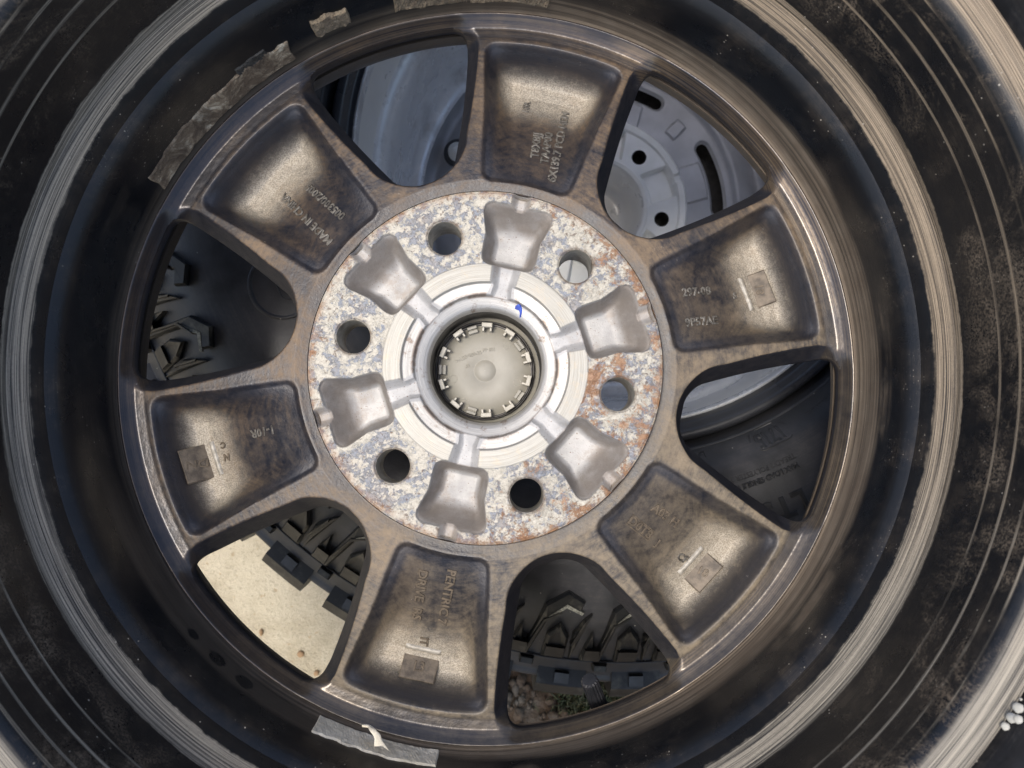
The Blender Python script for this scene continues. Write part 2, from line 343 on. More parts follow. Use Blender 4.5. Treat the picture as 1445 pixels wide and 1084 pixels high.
def disc_z(r, phi):
    zr = ridge(r); dw = win_sdf(r, phi)
    q = sstep(.1770, .1885, r); w_b = .0074 - .0016 * q + .0015 * sstep(.13, .11, r); zf = ZF + .0148 * q
    t = np.clip(dw / w_b, 0, 1)
    s1 = np.where(t < .82, t * 1.09, 1 - (1 - np.clip((t - .82) / .18, 0, 1)) ** 2 * (1 - .82 * 1.09)); s2 = 1 - (1 - t) ** 1.9
    z = zf + (zr - zf) * (s1 * (1 - q) + s2 * q)
    k = q
    dp = -pocket_sdf(r, phi)
    # raised bead round the pocket then a sharp step into it
    z = z + .00012 * np.exp(-((dp + .0013) / .0011) ** 2) * sstep(.008, .010, dw) * sstep(.186, .183, r)
    D = np.interp(r, [.099, .115, .140, .158, .18], [.0012, .0050, .0130, .0195, .0195])
    w_ = r * (radians(13.2) - np.abs(phi))
    Lr = sstep(-.001, .0175, w_); Oo = sstep(.1812, .1650, r)
    dep = .0012 * sstep(-.0004, .0026, dp) + np.where(dp > 0, D * Lr * Oo, 0)
    # shallow swell that runs along the middle of the pocket
    z = z - dep
    wall = sstep(1.0, .85, t) * (1 - k)
    deep = sstep(.40, .92, (D * Lr * Oo) / .0195) * sstep(.134, .158, r)
    return z, dw, wall, sstep(0, .001, dp), deep
rs = np.linspace(.0905, .1956, 200); ph = np.linspace(-pi / 6, pi / 6, 241)
Rg, Pg = np.meshgrid(rs, ph, indexing='ij')
zg, dwg, wg, pg, dg = disc_z(Rg, Pg)
keepv = dwg > 0
nr, npn = Rg.shape; idx = np.arange(nr * npn).reshape(nr, npn)
quad = np.stack([idx[:-1, :-1], idx[1:, :-1], idx[1:, 1:], idx[:-1, 1:]], -1).reshape(-1, 4)
quad = quad[keepv.ravel()[quad].any(1)]
Rs, Ps = Rg.copy(), Pg.copy()
for _ in range(3):                                       # pull the ragged cells onto the window outline
    d = win_sdf(Rs, Ps); e = 1e-5
    gr = (win_sdf(Rs + e, Ps) - d) / e; gp = (win_sdf(Rs, Ps + e) - d) / e / Rs
    g2 = gr * gr + gp * gp + 1e-9; mk = (dwg <= 0)
    Rs = np.where(mk, Rs - d * gr / g2, Rs); Ps = np.where(mk, Ps - d * gp / g2 / Rs, Ps)
Ps = np.where(np.isclose(np.abs(Pg), pi / 6), Pg, Ps)
z2, _, w2, p2, d2 = disc_z(Rs, Ps); z2 = np.where(dwg <= 0, ZF + .0148 * sstep(.1770, .1885, Rs), z2)
V = np.stack([Rs * np.cos(Ps), Rs * np.sin(Ps), z2], -1).reshape(-1, 3)
used = np.unique(quad); remap = -np.ones(nr * npn, int); remap[used] = np.arange(len(used))
Q = remap[quad]; Vu = V[used]; isb = (dwg.ravel()[used] <= 0)
at_ = {k: a.ravel()[used] for k, a in (('wall', w2), ('pocket', p2), ('deep', d2), ('edge', np.exp(-((-pocket_sdf(Rs, Ps) - .003) / .0045) ** 2)))}
# skirt below the window edge: the front lip of the opening
from collections import Counter
ed = Counter(); dirn = {}
for q in Q[isb[Q].sum(1) >= 2]:
    for i in range(4):
        a, b = int(q[i]), int(q[(i + 1) % 4])
        if isb[a] and isb[b]: ed[(min(a, b), max(a, b))] += 1; dirn[(min(a, b), max(a, b))] = (a, b)
bed = [dirn[k] for k, c in ed.items() if c == 1]
bv = sorted({i for e_ in bed for i in e_}); off = {v_: len(Vu) + i for i, v_ in enumerate(bv)}
ext = Vu[bv] + np.array([0, 0, -.006])
Vs = np.vstack([Vu, ext]); Qs = np.vstack([Q, [(b, a, off[a], off[b]) for a, b in bed]])
for k in at_: at_[k] = np.concatenate([at_[k], np.full(len(bv), 1.0 if k == 'wall' else 0.0)])
me_spoke = mesh_np('spoke', Vs, Qs, attrs=at_)
spokes = []
for k in range(6):
    o = part('spoke', me_spoke, M_SPOKE, wheel, rot=SPA + k * pi / 3); spokes.append(o)
# spokes[0] top, [1] upper left, [2] left, [3] bottom, [4] lower right, [5] right
part('hub_side_wall', lathe_mesh('hub_side_wall', [(.0915, -.0002), (.0918, -.0012), (.0920, -.0040), (.0922, -.0100)], 240), M_HUB, wheel)

# ---- cast lettering and weight pads on the spokes
def on_disc(px, py, ang, lift):
    x0, y0 = at(px, py, -.02)
    for _ in range(3): x0, y0 = at(px, py, float(disc_height(np.float64(x0), np.float64(y0))))
    ca, sa = cos(ang), sin(ang)
    def pl(u, v, w_):
        x = x0 + u * ca - v * sa; y = y0 + u * sa + v * ca
        return (x, y, float(disc_height(np.float64(x), np.float64(y))) + w_ + lift)
    return pl
M_LETTER = mat_simple('rubbed_cast_lettering', (.11, .10, .085), (.28, .26, .225), .45, .5, 400, .2, wheel, dirt=(.05, .045, .04), dscale=300)
M_LETTERD = mat_simple('rusty_cast_lettering', (.10, .08, .058), (.19, .15, .105), .6, .3, 300, .2, wheel)
px2m = .00038
def emboss(sp, s, px, py, deg, size_px, mat=None, lift=.0001, depth=.0009):
    me = wrap_text('lettering', s, size_px * px2m * 1.35, on_disc(px, py, radians(deg), lift), depth, bold=.00004)
    part('lettering', me, mat or M_LETTER, spokes[sp], wheelspace=True)
emboss(0, 'T8X8JJ', 757, 205, 83, 12); emboss(0, 'TAAP00', 772, 209, 81, 12); emboss(0, '6X139.7 PCD HEM', 789, 206, 79, 12); emboss(0, '10R', 743, 152, 80, 10)
emboss(1, 'MADE IN CHINA', 432, 308, 135, 12); emboss(1, '005300/2005', 459, 284, 137, 12)
emboss(5, '297-08', 983, 412, 8, 12); emboss(5, '9P57AE', 990, 454, 8, 12); emboss(5, 'S', 1037, 418, 8, 10)
emboss(2, '1-10R', 371, 609, 191, 12); emboss(2, 'N', 320, 645, 190, 10, M_LETTERD); emboss(2, 'C', 315, 628, 190, 9, M_LETTERD)
emboss(4, 'A03 H', 939, 728, -35, 13, M_LETTERD); emboss(4, 'D0T8', 904, 745, -38, 13, M_LETTERD); emboss(4, 'CF', 963, 788, -32, 11)
emboss(4, 'J', 928, 767, -35, 11, M_LETTERD)
emboss(3, 'DRIVE  RS', 592, 840, 260, 13, M_LETTERD, .0002); emboss(3, 'PENTRIC 7', 630, 843, 258, 13, M_LETTERD, .0002); emboss(3, 'IT', 598, 905, 262, 12, M_LETTERD, .0002)
def frame_rect(sp, px, py, deg, wpx, hpx, th=1.4, name='cast_frame'):
    pl = on_disc(px, py, radians(deg), 0); v = []; f = []
    W, H, t = wpx * px2m / 2, hpx * px2m / 2, th * px2m
    for z in (-.0008, .0006):
        for (a, b) in ((W, H), (W - t, H - t)):
            for sx, sy in ((1, 1), (-1, 1), (-1, -1), (1, -1)): v.append(pl(sx * a, sy * b, z))
    for i in range(4):
        j = (i + 1) % 4
        f += [(8 + i, 8 + j, 12 + j, 12 + i), (i, j, 8 + j, 8 + i), (4 + j, 4 + i, 12 + i, 12 + j)]
    part(name, mesh_pl(name, v, f), M_LETTERD, spokes[sp], wheelspace=True)
frame_rect(4, 904, 745, -38, 42, 17)
M_RIDGE = mat_simple('rubbed_ridge_metal', (.26, .235, .19), (.44, .41, .35), .45, .2, 300, .3, wheel)
def mat_pad():
    m = NM('cast_weight_pad', wheel)
    c = m.mix(m.ss(m.noise(220, 6), .3, .7), (.085, .07, .055), (.19, .155, .115))
    return m.set(c, .55, .3, m.bump(m.noise(1200, 4, .7), .35, .0006))
M_PAD = mat_pad()
def weight_pad(sp, px, py, deg, txt, tdeg):
    """u across the spoke, v outward"""
    pl = on_disc(px, py, radians(deg), 0); x0, y0, z0 = pl(0, 0, 0)
    W, H = .0096, .0061
    ca, sa = cos(radians(deg)), sin(radians(deg))
    def P(u, v, z): return (x0 + u * ca - v * sa, y0 + u * sa + v * ca, z)
    zi, zo = pl(0, -H, 0)[2] - .0012, pl(0, H, 0)[2] + .0030
    rings = []
    for ins, dz in ((-.0004, -.006), (0, -.0004), (.0005, 0)):
        rings.append([P(sx * (W - ins), sy * (H - ins), (zi if sy < 0 else zo) + dz) for sx, sy in ((-1, -1), (1, -1), (1, 1), (-1, 1))])
    v = sum(rings, []); f = [(8, 9, 10, 11)]
    for k in (0, 4):
        for i in range(4): f.append((k + i, k + (i + 1) % 4, k + 4 + (i + 1) % 4, k + 4 + i))
    part('weight_pad', mesh_pl('weight_pad', v, f), M_PAD, spokes[sp], wheelspace=True)
    # bright rounded ridge and groove on its hub side
    v = []; f = []; n = 12; H0 = -H - .0026
    for i in range(n + 1):
        u = -W + 2 * W * i / n; e = min(1, min(i, n - i) / 1.0 + .25)
        for dv, dz in ((-.0024, -.0010), (-.0014, .0010), (0, .0018 * e), (.0010, .0008), (.0015, -.0014)):
            a = pl(u, H0 + dv, dz); v.append(a)
    for i in range(n):
        for j in range(4): f.append((i * 5 + j, (i + 1) * 5 + j, (i + 1) * 5 + j + 1, i * 5 + j + 1))
    part('pad_ridge', mesh_pl('pad_ridge', v, f, True), M_RIDGE, spokes[sp], wheelspace=True)
    ct, st_ = cos(radians(tdeg)), sin(radians(tdeg))
    def pt(u, v_, w_):
        x = x0 + u * ct - v_ * st_; y = y0 + u * st_ + v_ * ct
        vv = -(x - x0) * sa + (y - y0) * ca
        return (x, y, (zi + zo) / 2 + (zo - zi) * vv / (2 * H) + w_)
    part('lettering', wrap_text('lettering', txt, .0062, pt, .0006), M_LETTERD, spokes[sp], wheelspace=True)
weight_pad(5, 1071, 409, 18.6 - 88, '81', 100)
weight_pad(4, 990, 806, -41 - 92, '18', -30)
weight_pad(3, 593, 938, -104 - 88, 'L3', -10)
weight_pad(2, 284, 654, 197 - 88, 'DN', 190)

# ---- hub face: machined pad with six cast pockets, six bolt holes and the stepped centre bore
k_ = HZ / FPX                                            # metres per picture pixel on the hub face
BC = .06985; LUG = [SPA + pi / 6 + i * pi / 3 for i in range(6)]
def hub_z(r, th):
    phi = (th - SPA + pi / 6) % (pi / 3) - pi / 6
    a, b = r * np.cos(phi) / k_, np.abs(r * np.sin(phi)) / k_; rp = r / k_
    w_ = np.interp(a, [135, 145, 158, 186, 205, 218, 228, 240], [30, 38, 40.5, 41, 47, 51, 50, 44])
    e_out, e_in, e_s = 235 - a, a - 142, w_ - b
    ins = -round_int([-e_out, -e_in, -e_s], 11)          # >0 inside the pocket
    fr = lambda e, w__: np.clip(e / w__, 0, 1) ** .72
    dep = .0165 * sstep(0, 1, fr(e_s, 20)) * sstep(0, 1, fr(e_out, 42)) * sstep(0, 1, fr(e_in, 19))
    dep = np.where(ins > 0, .0019 * sstep(0, 2.4, ins) + dep, 0)
    # channels that run from the pocket in to the bore and out to the edge
    ci = sstep(0, 1, (152 - a) / 8) ; hw_i = np.interp(a, [90, 115, 145], [25, 19, 22])
    ch_i = np.where((a < 152), .0052 * sstep(-1, 14, hw_i - b), 0)
    ch_o = np.where((a > 224), .0050 * sstep(-2, 12, 15.5 - b) * sstep(252, 247, a) + np.where(a >= 247, .0030 * sstep(-2, 12, 15.5 - b), 0), 0)
    dep2 = np.maximum(dep, np.maximum(ch_i, ch_o))
    z = np.interp(rp, [81, 82.5, 85, 89, 94, 98, 101, 103, 118, 120, 145, 146.5, 247, 250.5], [-.0115, -.0092, -.0078, -.0069, -.0062, -.0057, -.0052, -.0030, -.0020, -.0001, 0, -.0004, -.0004, -.0011])
    z = np.minimum(z, z * .25 - dep2) if False else np.where(dep2 > 0, np.minimum(z, -dep2), z)
    zone = np.clip(np.maximum(sstep(0, 2.0, ins), np.maximum(np.where(a < 152, sstep(0, 3, hw_i - b), 0), np.where(a > 224, sstep(0, 3, 14.5 - b), 0))), 0, 1)
    zone = zone * sstep(99, 103, rp)
    wall_shade = np.where(ins > 0, sstep(.0015, .004, dep) * sstep(.0178, .0140, dep), 0)  # mask for the shade painted on the pocket walls
    # inside the chamfered bore the channel fades out
    fade = sstep(90, 103, rp); zb = np.interp(rp, [81, 82.5, 85, 89, 94, 98, 101, 103], [-.0115, -.0092, -.0078, -.0069, -.0062, -.0057, -.0052, -.0030])
    z = np.where(rp < 103, zb * (1 - fade * (dep2 > .0036)) + z * fade * (dep2 > .0036), z)
    ld = lug_d(r, th); z = z - .0012 * sstep(.0011, 0, ld)
    return z, zone, wall_shade
def lug_d(r, th):
    x, y = r * np.cos(th), r * np.sin(th); d = np.full(np.shape(r), 9.0)
    for l in LUG: d = np.minimum(d, np.hypot(x - BC * cos(l), y - BC * sin(l)) - .00875)
    return d
rs = np.linspace(81 * k_, 251 * k_, 180); n_t = 1440; th = np.linspace(0, 2 * pi, n_t, endpoint=False)
Rg, Tg = np.meshgrid(rs, th, indexing='ij'); ld = lug_d(Rg, Tg); idx = np.arange(Rg.size).reshape(Rg.shape)
i2 = np.roll(idx, -1, 1); quad = np.stack([idx[:-1], idx[1:], i2[1:], i2[:-1]], -1).reshape(-1, 4)
quad = quad[(ld.ravel()[quad] > 0).any(1)]
Rs, Ts = Rg.copy(), Tg.copy()
for _ in range(2):
    d = lug_d(Rs, Ts); e = 1e-6; gr = (lug_d(Rs + e, Ts) - d) / e; gp = (lug_d(Rs, Ts + e) - d) / e / Rs
    g2 = gr * gr + gp * gp + 1e-9; mk = ld <= 0
    Rs = np.where(mk, Rs - d * gr / g2, Rs); Ts = np.where(mk, Ts - d * gp / g2 / Rs, Ts)
zz, zn, wp = hub_z(Rs, Ts)
V = np.stack([Rs * np.cos(Ts), Rs * np.sin(Ts), zz], -1).reshape(-1, 3)
used = np.unique(quad); remap = -np.ones(Rg.size, int); remap[used] = np.arange(len(used))
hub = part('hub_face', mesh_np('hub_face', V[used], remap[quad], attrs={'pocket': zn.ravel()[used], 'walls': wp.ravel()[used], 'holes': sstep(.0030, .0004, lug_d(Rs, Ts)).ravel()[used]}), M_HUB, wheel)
sleeve = lathe_mesh('bolt_hole_sleeve', [(.00878, -.0014), (.0086, -.0022), (.0084, -.008), (.0084, -.022), (.0100, -.030), (.012, -.034)], 64)
for l in LUG:
    o = part('bolt_hole_sleeve', sleeve, M_HOLE, wheel); o.location = (BC * cos(l), BC * sin(l), 0)
part('bore_wall', lathe_mesh('bore_wall', [(81.1 * k_, -.0113), (80.6 * k_, -.0125), (80.4 * k_, -.0300), (.0305, -.0310), (.0306, -.0440)], 160), M_BOREWALL, wheel)
# front skin of the hub behind the pad, closes the casting
part('hub_front_skin', lathe_mesh('hub_front_skin', [(.0306, -.0440), (.055, -.0420), (.0600, -.036)], 120), M_BOREWALL, wheel)

# ---- centre cap with its boss, spring ring and clips
CZ = -.034
cc = at(684.5, 523.5, CZ)
def lathe_at(name, prof, n=96, sub=1): return lathe_mesh(name, prof, n, sub=sub, cx=cc[0], cy=cc[1])
cap = part('centre_cap', lathe_at('centre_cap', [(.0001, CZ + .0016), (.0025, CZ + .0015), (.0046, CZ + .0009), (.0058, CZ + .0001), (.0063, CZ - .0002), (.0066, CZ), (.0250, CZ), (.0253, CZ - .0006), (.0256, CZ), (.0276, CZ), (.0304, CZ - .001)], 96), M_CAP, wheel)
part('spring_ring', lathe_at('spring_ring', [(.0254, CZ + .0002), (.0258, CZ + .0009), (.0264, CZ + .0009), (.0267, CZ + .0002)], 120), M_DARKMETAL, cap)
part('cap_side_wall', lathe_at('cap_side_wall', [(.0276, CZ), (.0276, CZ + .003), (.0271, CZ + .0035), (.0266, CZ + .003), (.0266, CZ)], 120), M_BOREWALL, cap)
def boxes(name, bs):
    v = []; f = []
    for (x0, x1, y0, y1, z0, z1) in bs:
        k = len(v); e = min(x1 - x0, y1 - y0) * .12
        for z, i in ((z0, 0), (z1 - e, 0), (z1, e)):
            v += [(x0 + i, y0 + i, z), (x1 - i, y0 + i, z), (x1 - i, y1 - i, z), (x0 + i, y1 - i, z)]
        f += [(k + 8, k + 9, k + 10, k + 11)]
        for q in (0, 4):
            for i in range(4): f.append((k + q + i, k + q + (i + 1) % 4, k + q + 4 + (i + 1) % 4, k + q + 4 + i))
    return mesh_pl(name, v, f)
mm = .001
hook = boxes('clip', [(23.6 * mm, 26.0 * mm, -2.9 * mm, 2.9 * mm, 3.0 * mm, 8.5 * mm), (21.6 * mm, 24.0 * mm, -2.6 * mm, -1.5 * mm, 0, 6.0 * mm), (21.6 * mm, 24.0 * mm, 1.5 * mm, 2.6 * mm, 0, 6.0 * mm)])
blk = boxes('clip_block', [(21.6 * mm, 23.2 * mm, -2.7 * mm, 2.7 * mm, 0, 3.2 * mm), (23.9 * mm, 25.4 * mm, -2.7 * mm, 2.7 * mm, 0, 3.9 * mm), (22.8 * mm, 24.3 * mm, -2.4 * mm, 2.4 * mm, 0, 1.6 * mm)])
for a in (87, 126, 56, 157, 16, -161, -14, -130, -57, -88):
    o = part('clip', hook, M_CLIP, cap, rot=radians(a)); o.location = (cc[0], cc[1], CZ)
for a in (107, 36, 179, -36, -108):
    o = part('clip_block', blk, M_CAP, cap, rot=radians(a)); o.location = (cc[0], cc[1], CZ)
def cap_text(s, px, py, deg, size):
    x0, y0 = at(px, py, CZ); ca, sa = cos(radians(deg)), sin(radians(deg))
    me = wrap_text('cap_lettering', s, size, lambda u, v, w_: (x0 + u * ca - v * sa, y0 + u * sa + v * ca, CZ + .0002 + w_), .0004)
    part('cap_lettering', me, M_CAP, cap)
cap_text('>ABS<', 653, 506, 25, .0030); cap_text('4B0-15', 670, 500, 15, .0026); cap_text('PP 601', 690, 494, 5, .0026); cap_text('A2', 660, 517, 20, .0022)
for (px, py, r_) in ((655, 570, .0026), (730, 540, .0022), (715, 488, .0020), (640, 535, .0022)):
    x0, y0 = at(px, py, CZ)
    part('date_ring', lathe_mesh('date_ring', [(r_ - .0002, CZ), (r_, CZ + .0003), (r_ + .0002, CZ)], 28, cx=x0, cy=y0), M_CAP, cap)
# blue marker dab on the bore chamfer
def dab():
    pts = [(-.6, 9), (2.5, 8), (4.6, 4), (4.8, -2), (3.4, -8), (1.6, -10), (1.8, -4), (.6, .5), (-3.2, 1.5), (-5.5, 3), (-4.5, 7)]
    v = []
    for ins, dz in ((1.0, .00005), (.8, .00035)):
        for (u, q) in pts:
            x, y = at(732 + u * ins, 438 - q * ins, -.0045); r, t = math.hypot(x, y), math.atan2(y, x)
            v.append((x, y, float(hub_z(np.array(r), np.array(t))[0]) + dz))
    n = len(pts); f = [tuple(range(n, 2 * n))[::1]] + [(i, (i + 1) % n, n + (i + 1) % n, n + i) for i in range(n)]
    f[0] = tuple(reversed(range(n, 2 * n)))
    part('paint_mark', mesh_pl('paint_mark', v, f), M_BLUE, wheel, label='blue marker dab on the chamfer of the centre bore')
dab()

# ---- things stuck to the barrel: patches given by angle and height, with ragged edges and real thickness
def barrel_patch(name, a0, a1, z0, z1, mat, label, th=.0008, rag=.12, seed=0, crumple=.0006, na=90, nz=12):
    g = np.random.default_rng(seed); A = np.linspace(0, 1, na); Bz = np.linspace(0, 1, nz)
    def wob(n, s): 
        x = np.convolve(g.normal(size=n + 20), np.hanning(13) / 3, 'same')[10:10 + n] * .9 + g.normal(size=n) * .12; return x * s
    lo, hi = wob(na, rag * .5), wob(na, rag); le, ri = wob(nz, rag * .12), wob(nz, rag * .12); bump = g.normal(size=(na, nz)); bump = (bump + np.roll(bump, 1, 0) + np.roll(bump, 1, 1) + np.roll(bump, -1, 0)) / 4
    v = []; f = []
    for i, a in enumerate(A):
        for j, b in enumerate(Bz):
            aa = a0 + (a1 - a0) * (a + (le[j] * (1 - a) + ri[j] * a) * 1.0); bz = b
            zz_ = z0 + (z1 - z0) * (lo[i] * (1 - b) + (1 + hi[i]) * b if True else b)
            rb = barrel_r(zz_) if zz_ > -.004 else float(np.interp(zz_, [-.0126, -.0105, -.004], [.1962, .1968, .1972]))
            edge = 0 if i in (0, na - 1) or j in (0, nz - 1) else 1
            t = -.0002 if not edge else th + bump[i, j] * crumple
            v.append(((rb - t) * cos(aa), (rb - t) * sin(aa), zz_))
    for i in range(na - 1):
        for j in range(nz - 1): f.append((i * nz + j, i * nz + j + 1, (i + 1) * nz + j + 1, (i + 1) * nz + j))
    part(name, mesh_pl(name, v, f), mat, rim, label=label)
def ang(px, py, z=0.0):
    x, y = at(px, py, z); return math.atan2(y, x)
barrel_patch('tape_residue', ang(412, 70), ang(213, 255), -.0105, .0080, M_TAPE, 'long ragged strip of grey tape residue on the upper left of the barrel', .0006, .05, 3, .00022, 140, 14)
barrel_patch('mud_patch', ang(494, 24), ang(444, 47), -.001, .0125, M_PUTTY, 'tan lump of dried mud stuck on the barrel above the tape strip', .0016, .12, 5, .0005, 30, 12)
barrel_patch('dark_residue', ang(368, 62), ang(328, 98), .005, .0125, M_DARKTAPE, 'faint dark rectangle of old adhesive beside the tape strip', .0005, .08, 6, .0004, 24, 8)
barrel_patch('pale_tape', ang(440, 1030), ang(617, 1078), -.0095, .0105, M_TAPEPALE, 'pale torn strip of tape at the bottom of the barrel', .0006, .04, 8, .00016, 80, 12)
barrel_patch('mud_patch', ang(556, 6), ang(660, 5), -.006, .014, M_PUTTY, 'brown caked strip at the top of the barrel', .0008, .10, 9, .0006, 60, 10)
barrel_patch('mud_patch', ang(662, 5), ang(775, 8), -.006, .013, M_PUTTY, 'brown caked strip at the top right of the barrel', .0007, .10, 10, .0005, 60, 10)
def curl():
    v = []; f = []; n = 16
    p0 = Vector((*at(507, 1030, .001), .001)); p1 = Vector((*at(537, 1062, .010), .010))
    for i in range(n + 1):
        t = i / n; c = p0.lerp(p1, t); out = Vector((-c.x, -c.y, 0)).normalized()
        c = c + out * (.0018 + .0035 * sin(t * pi)); side = Vector((c.y, -c.x, 0)).normalized() * (.0009 + .0022 * t + .0006 * sin(t * 14))
        for s_, l in ((-1, 0), (0, .0013), (1, .0002)): v.append(c + side * s_ + out * l)
    for i in range(n):
        for j in range(2): f.append((i * 3 + j, i * 3 + j + 1, (i + 1) * 3 + j + 1, (i + 1) * 3 + j))
    part('tape_curl', mesh_pl('tape_curl', v, f, True), M_TAPEPALE, rim, label='torn curl of pale tape standing off the bottom of the barrel')
curl()

# ---- valve stem seen through the bottom right window
vb = Vector((*at(850, 1008, -.052), -.052)); vt = Vector((*at(831, 959, -.034), -.034))
vdir = (vt - vb).normalized(); q = vdir.to_track_quat('Z', 'Y').to_matrix()
def rod(name, prof, n, flutes=0, mat=None, parent=None):
    v = []; f = []; m_ = len(prof)
    for i in range(n):
        for (r_, z_) in prof:
            rr = r_ * (1 - (.12 if flutes and i % 2 else 0)); a = 2 * pi * i / n
            v.append(vb + q @ Vector((rr * cos(a), rr * sin(a), z_)))
    for i in range(n):
        for j in range(m_ - 1): f.append((i * m_ + j, ((i + 1) % n) * m_ + j, ((i + 1) % n) * m_ + j + 1, i * m_ + j + 1))
    return part(name, mesh_pl(name, v, f), mat, parent)
L = (vt - vb).length
vs = rod('valve_stem', [(.0066, -.004), (.0066, .004), (.0052, .006), (.0046, .010)], 24, 0, M_RUBCLEAN, wheel)
rod('valve_cap', [(.0046, .008), (.0050, .0095), (.0048, L - .001), (.0040, L), (.0001, L)], 32, 1, M_RUBCLEAN, vs)

# ------------------------------------------------------------------ tyres
def mat_rubber(name, root, dusty=0.3, lite=1.0):
    m = NM(name, root); m.polar()
    n1 = m.noise(25, 7, .65); n2 = m.noise(500, 4, .7); st = m.streak(2, 500, 5, .7)
    d = m.mul(m.ss(m.add(m.mul(n1, .6), m.mul(st, .4)), .48, .68), m.mul(m.ss(n2, .3, .6), dusty))
    c = m.mix(m.ss(n1, .35, .65), (.012 * lite, .0125 * lite, .014 * lite), (.022 * lite, .022 * lite, .025 * lite)); c = m.mix(d, c, (.16, .145, .12))
    sp = m.mul(m.ss(m.voro(140), .10, .06), m.ss(m.noise(30, 2), .57, .6)); c = m.mix(m.mul(sp, .8), c, (.5, .48, .42))
    return m.set(c, m.ss(n1, .3, .7, .38, .55), 0, m.bump(m.add(n2, m.mul(st, .5)), .25, .0005), spec=.5)
TP = [(.2290, .1040), (.2365, .1050), (.2395, .1120), (.2440, .1250), (.262, .1450), (.300, .1600), (.335, .158), (.368, .143), (.385, .125), (.396, .10), (.401, .06), (.402, .02), (.401, -.03), (.392, -.065), (.375, -.076), (.34, -.080), (.30, -.081), (.26, -.080), (.240, -.080), (.2300, -.0780)]
M_RUB1 = mat_rubber('near_tyre_rubber', wheel, .35)
tyre1 = part('tyre', lathe_mesh('tyre', TP, 240, sub=4), M_RUB1, wheel)
# white spatter on its sidewall by the bottom right corner
sx = mesh_pl('s', [(0, 0, 0)], []); bpy.data.meshes.remove(sx)
M_SPLAT = mat_simple('white_droppings', (.36, .345, .30), (.48, .46, .40), .8, 0, 300, .3)
v = []; f = []
for (px, py, rr) in ((1427, 993, 4), (1437, 999, 7), (1418, 1007, 5.5), (1428, 1013, 7), (1437, 1015, 6), (1409, 1019, 4), (1419, 1025, 5.5), (1441, 987, 2.0), (1433, 981, 1.4)):
    zt = .116
    for _ in range(4):
        x, y = at(px, py, zt); zt = float(np.interp(math.hypot(x, y), [.2365, .2395, .2440, .262], [.105, .112, .125, .145]))
    x, y = at(px, py, zt + .001); base = len(v); R0 = rr * (HZ - zt) / FPX; c = Vector((x, y, zt + .0007))
    nrm = Vector((-x, -y, .22)).normalized(); tq = nrm.to_track_quat('Z', 'Y').to_matrix()
    for r_, h in ((1, -.0006), (.85, -.0001), (.4, .0001)):
        for i in range(14): v.append(c + tq @ Vector((r_ * R0 * cos(i * pi / 7) * (1 + .1 * sin(i * 2.3)), r_ * R0 * sin(i * pi / 7), h)))
    v.append(c + tq @ Vector((0, 0, .00012)))
    for q_ in (0, 14):
        for i in range(14): f.append((base + q_ + i, base + q_ + (i + 1) % 14, base + q_ + 14 + (i + 1) % 14, base + q_ + 14 + i))
    for i in range(14): f.append((base + 28 + i, base + 28 + (i + 1) % 14, base + 42))
part('white_spatter', mesh_pl('white_spatter', v, f, True), M_SPLAT, tyre1, label='white blotches on the near sidewall at the bottom right')

# ------------------------------------------------------------------ wheel two, lying behind, seen through the windows
W2 = Vector((.090, .187, 0))
wheel2 = thing('wheel', 'second wheel behind, glimpsed through the openings, with clean silver hub and chunky tyre', 'wheel', TILT @ Matrix.Translation(W2))
M_RUB2 = mat_rubber('rear_tyre_rubber', wheel2, .25, 2.1)
M_LETT2 = mat_simple('black_raised_rubber', (.016, .016, .018), (.026, .026, .028), .4, 0, 200, .1)
M_LUG = mat_simple('glossy_lug_rubber', (.010, .0102, .011), (.019, .019, .020), .42, 0, 60, .25, wheel2, .35, dirt=(.09, .085, .07), dscale=45)
M_GLOSS = mat_simple('black_gloss_rim', (.030, .032, .038), (.045, .047, .054), .30, 0, 30, .05, spec=.6)
M_GREYRIM = mat_simple('grey_satin_barrel', (.76, .77, .79), (.84, .85, .86), .28, .25, 40, .08, dirt=(.42, .41, .40), dscale=14)
M_SILVBAND = mat_simple('silver_barrel_band', (.80, .79, .76), (.86, .85, .82), .32, .2, 30, .08)
M_PLATE = mat_simple('dark_grey_wheel_face', (.42, .425, .44), (.48, .485, .505), .40, .2, 60, .1)
M_HUB2 = mat_simple('clean_cast_hub', (.86, .86, .82), (.92, .92, .89), .38, .1, 60, .12)
lip = part('rim_lip', lathe_mesh('rim_lip', [(.2385, .262), (.2380, .276), (.2345, .2825), (.2300, .2820), (.2265, .2770), (.2240, .2735), (.2205, .2722)], 300, sub=4), M_GLOSS, wheel2)
part('rim_step', lathe_mesh('rim_step', [(.2205, .2722), (.2192, .2735), (.2178, .2715), (.2172, .262)], 300, sub=3), M_GREYRIM, wheel2)
part('barrel_band', lathe_mesh('barrel_band', [(.2172, .262), (.2150, .235), (.2140, .215)], 300, sub=3), M_SILVBAND, wheel2)
part('barrel_wall', lathe_mesh('barrel_wall', [(.2140, .215), (.2120, .212), (.2060, .205), (.2025, .190), (.2015, .160), (.2005, .120), (.1985, .1000), (.1930, .0900), (.1880, .0860), (.1850, .0850)], 300, sub=3), M_GREYRIM, wheel2)
part('face_ring', lathe_mesh('face_ring', [(.1850, .0850), (.1835, .0700), (.1780, .0640), (.1730, .0660), (.1660, .0720), (.1570, .0770), (.1520, .0785), (.1490, .0775), (.1465, .0740), (.1440, .0730)], 300, sub=3), M_PLATE, wheel2)
vx, vy = -.148, .059
vst = part('valve_nut', lathe_mesh('valve_nut', [(.0001, .092), (.0030, .092), (.0048, .0905), (.0052, .086), (.0095, .0850), (.0100, .0740)], 32, cx=vx, cy=vy), M_HUB2, wheel2)
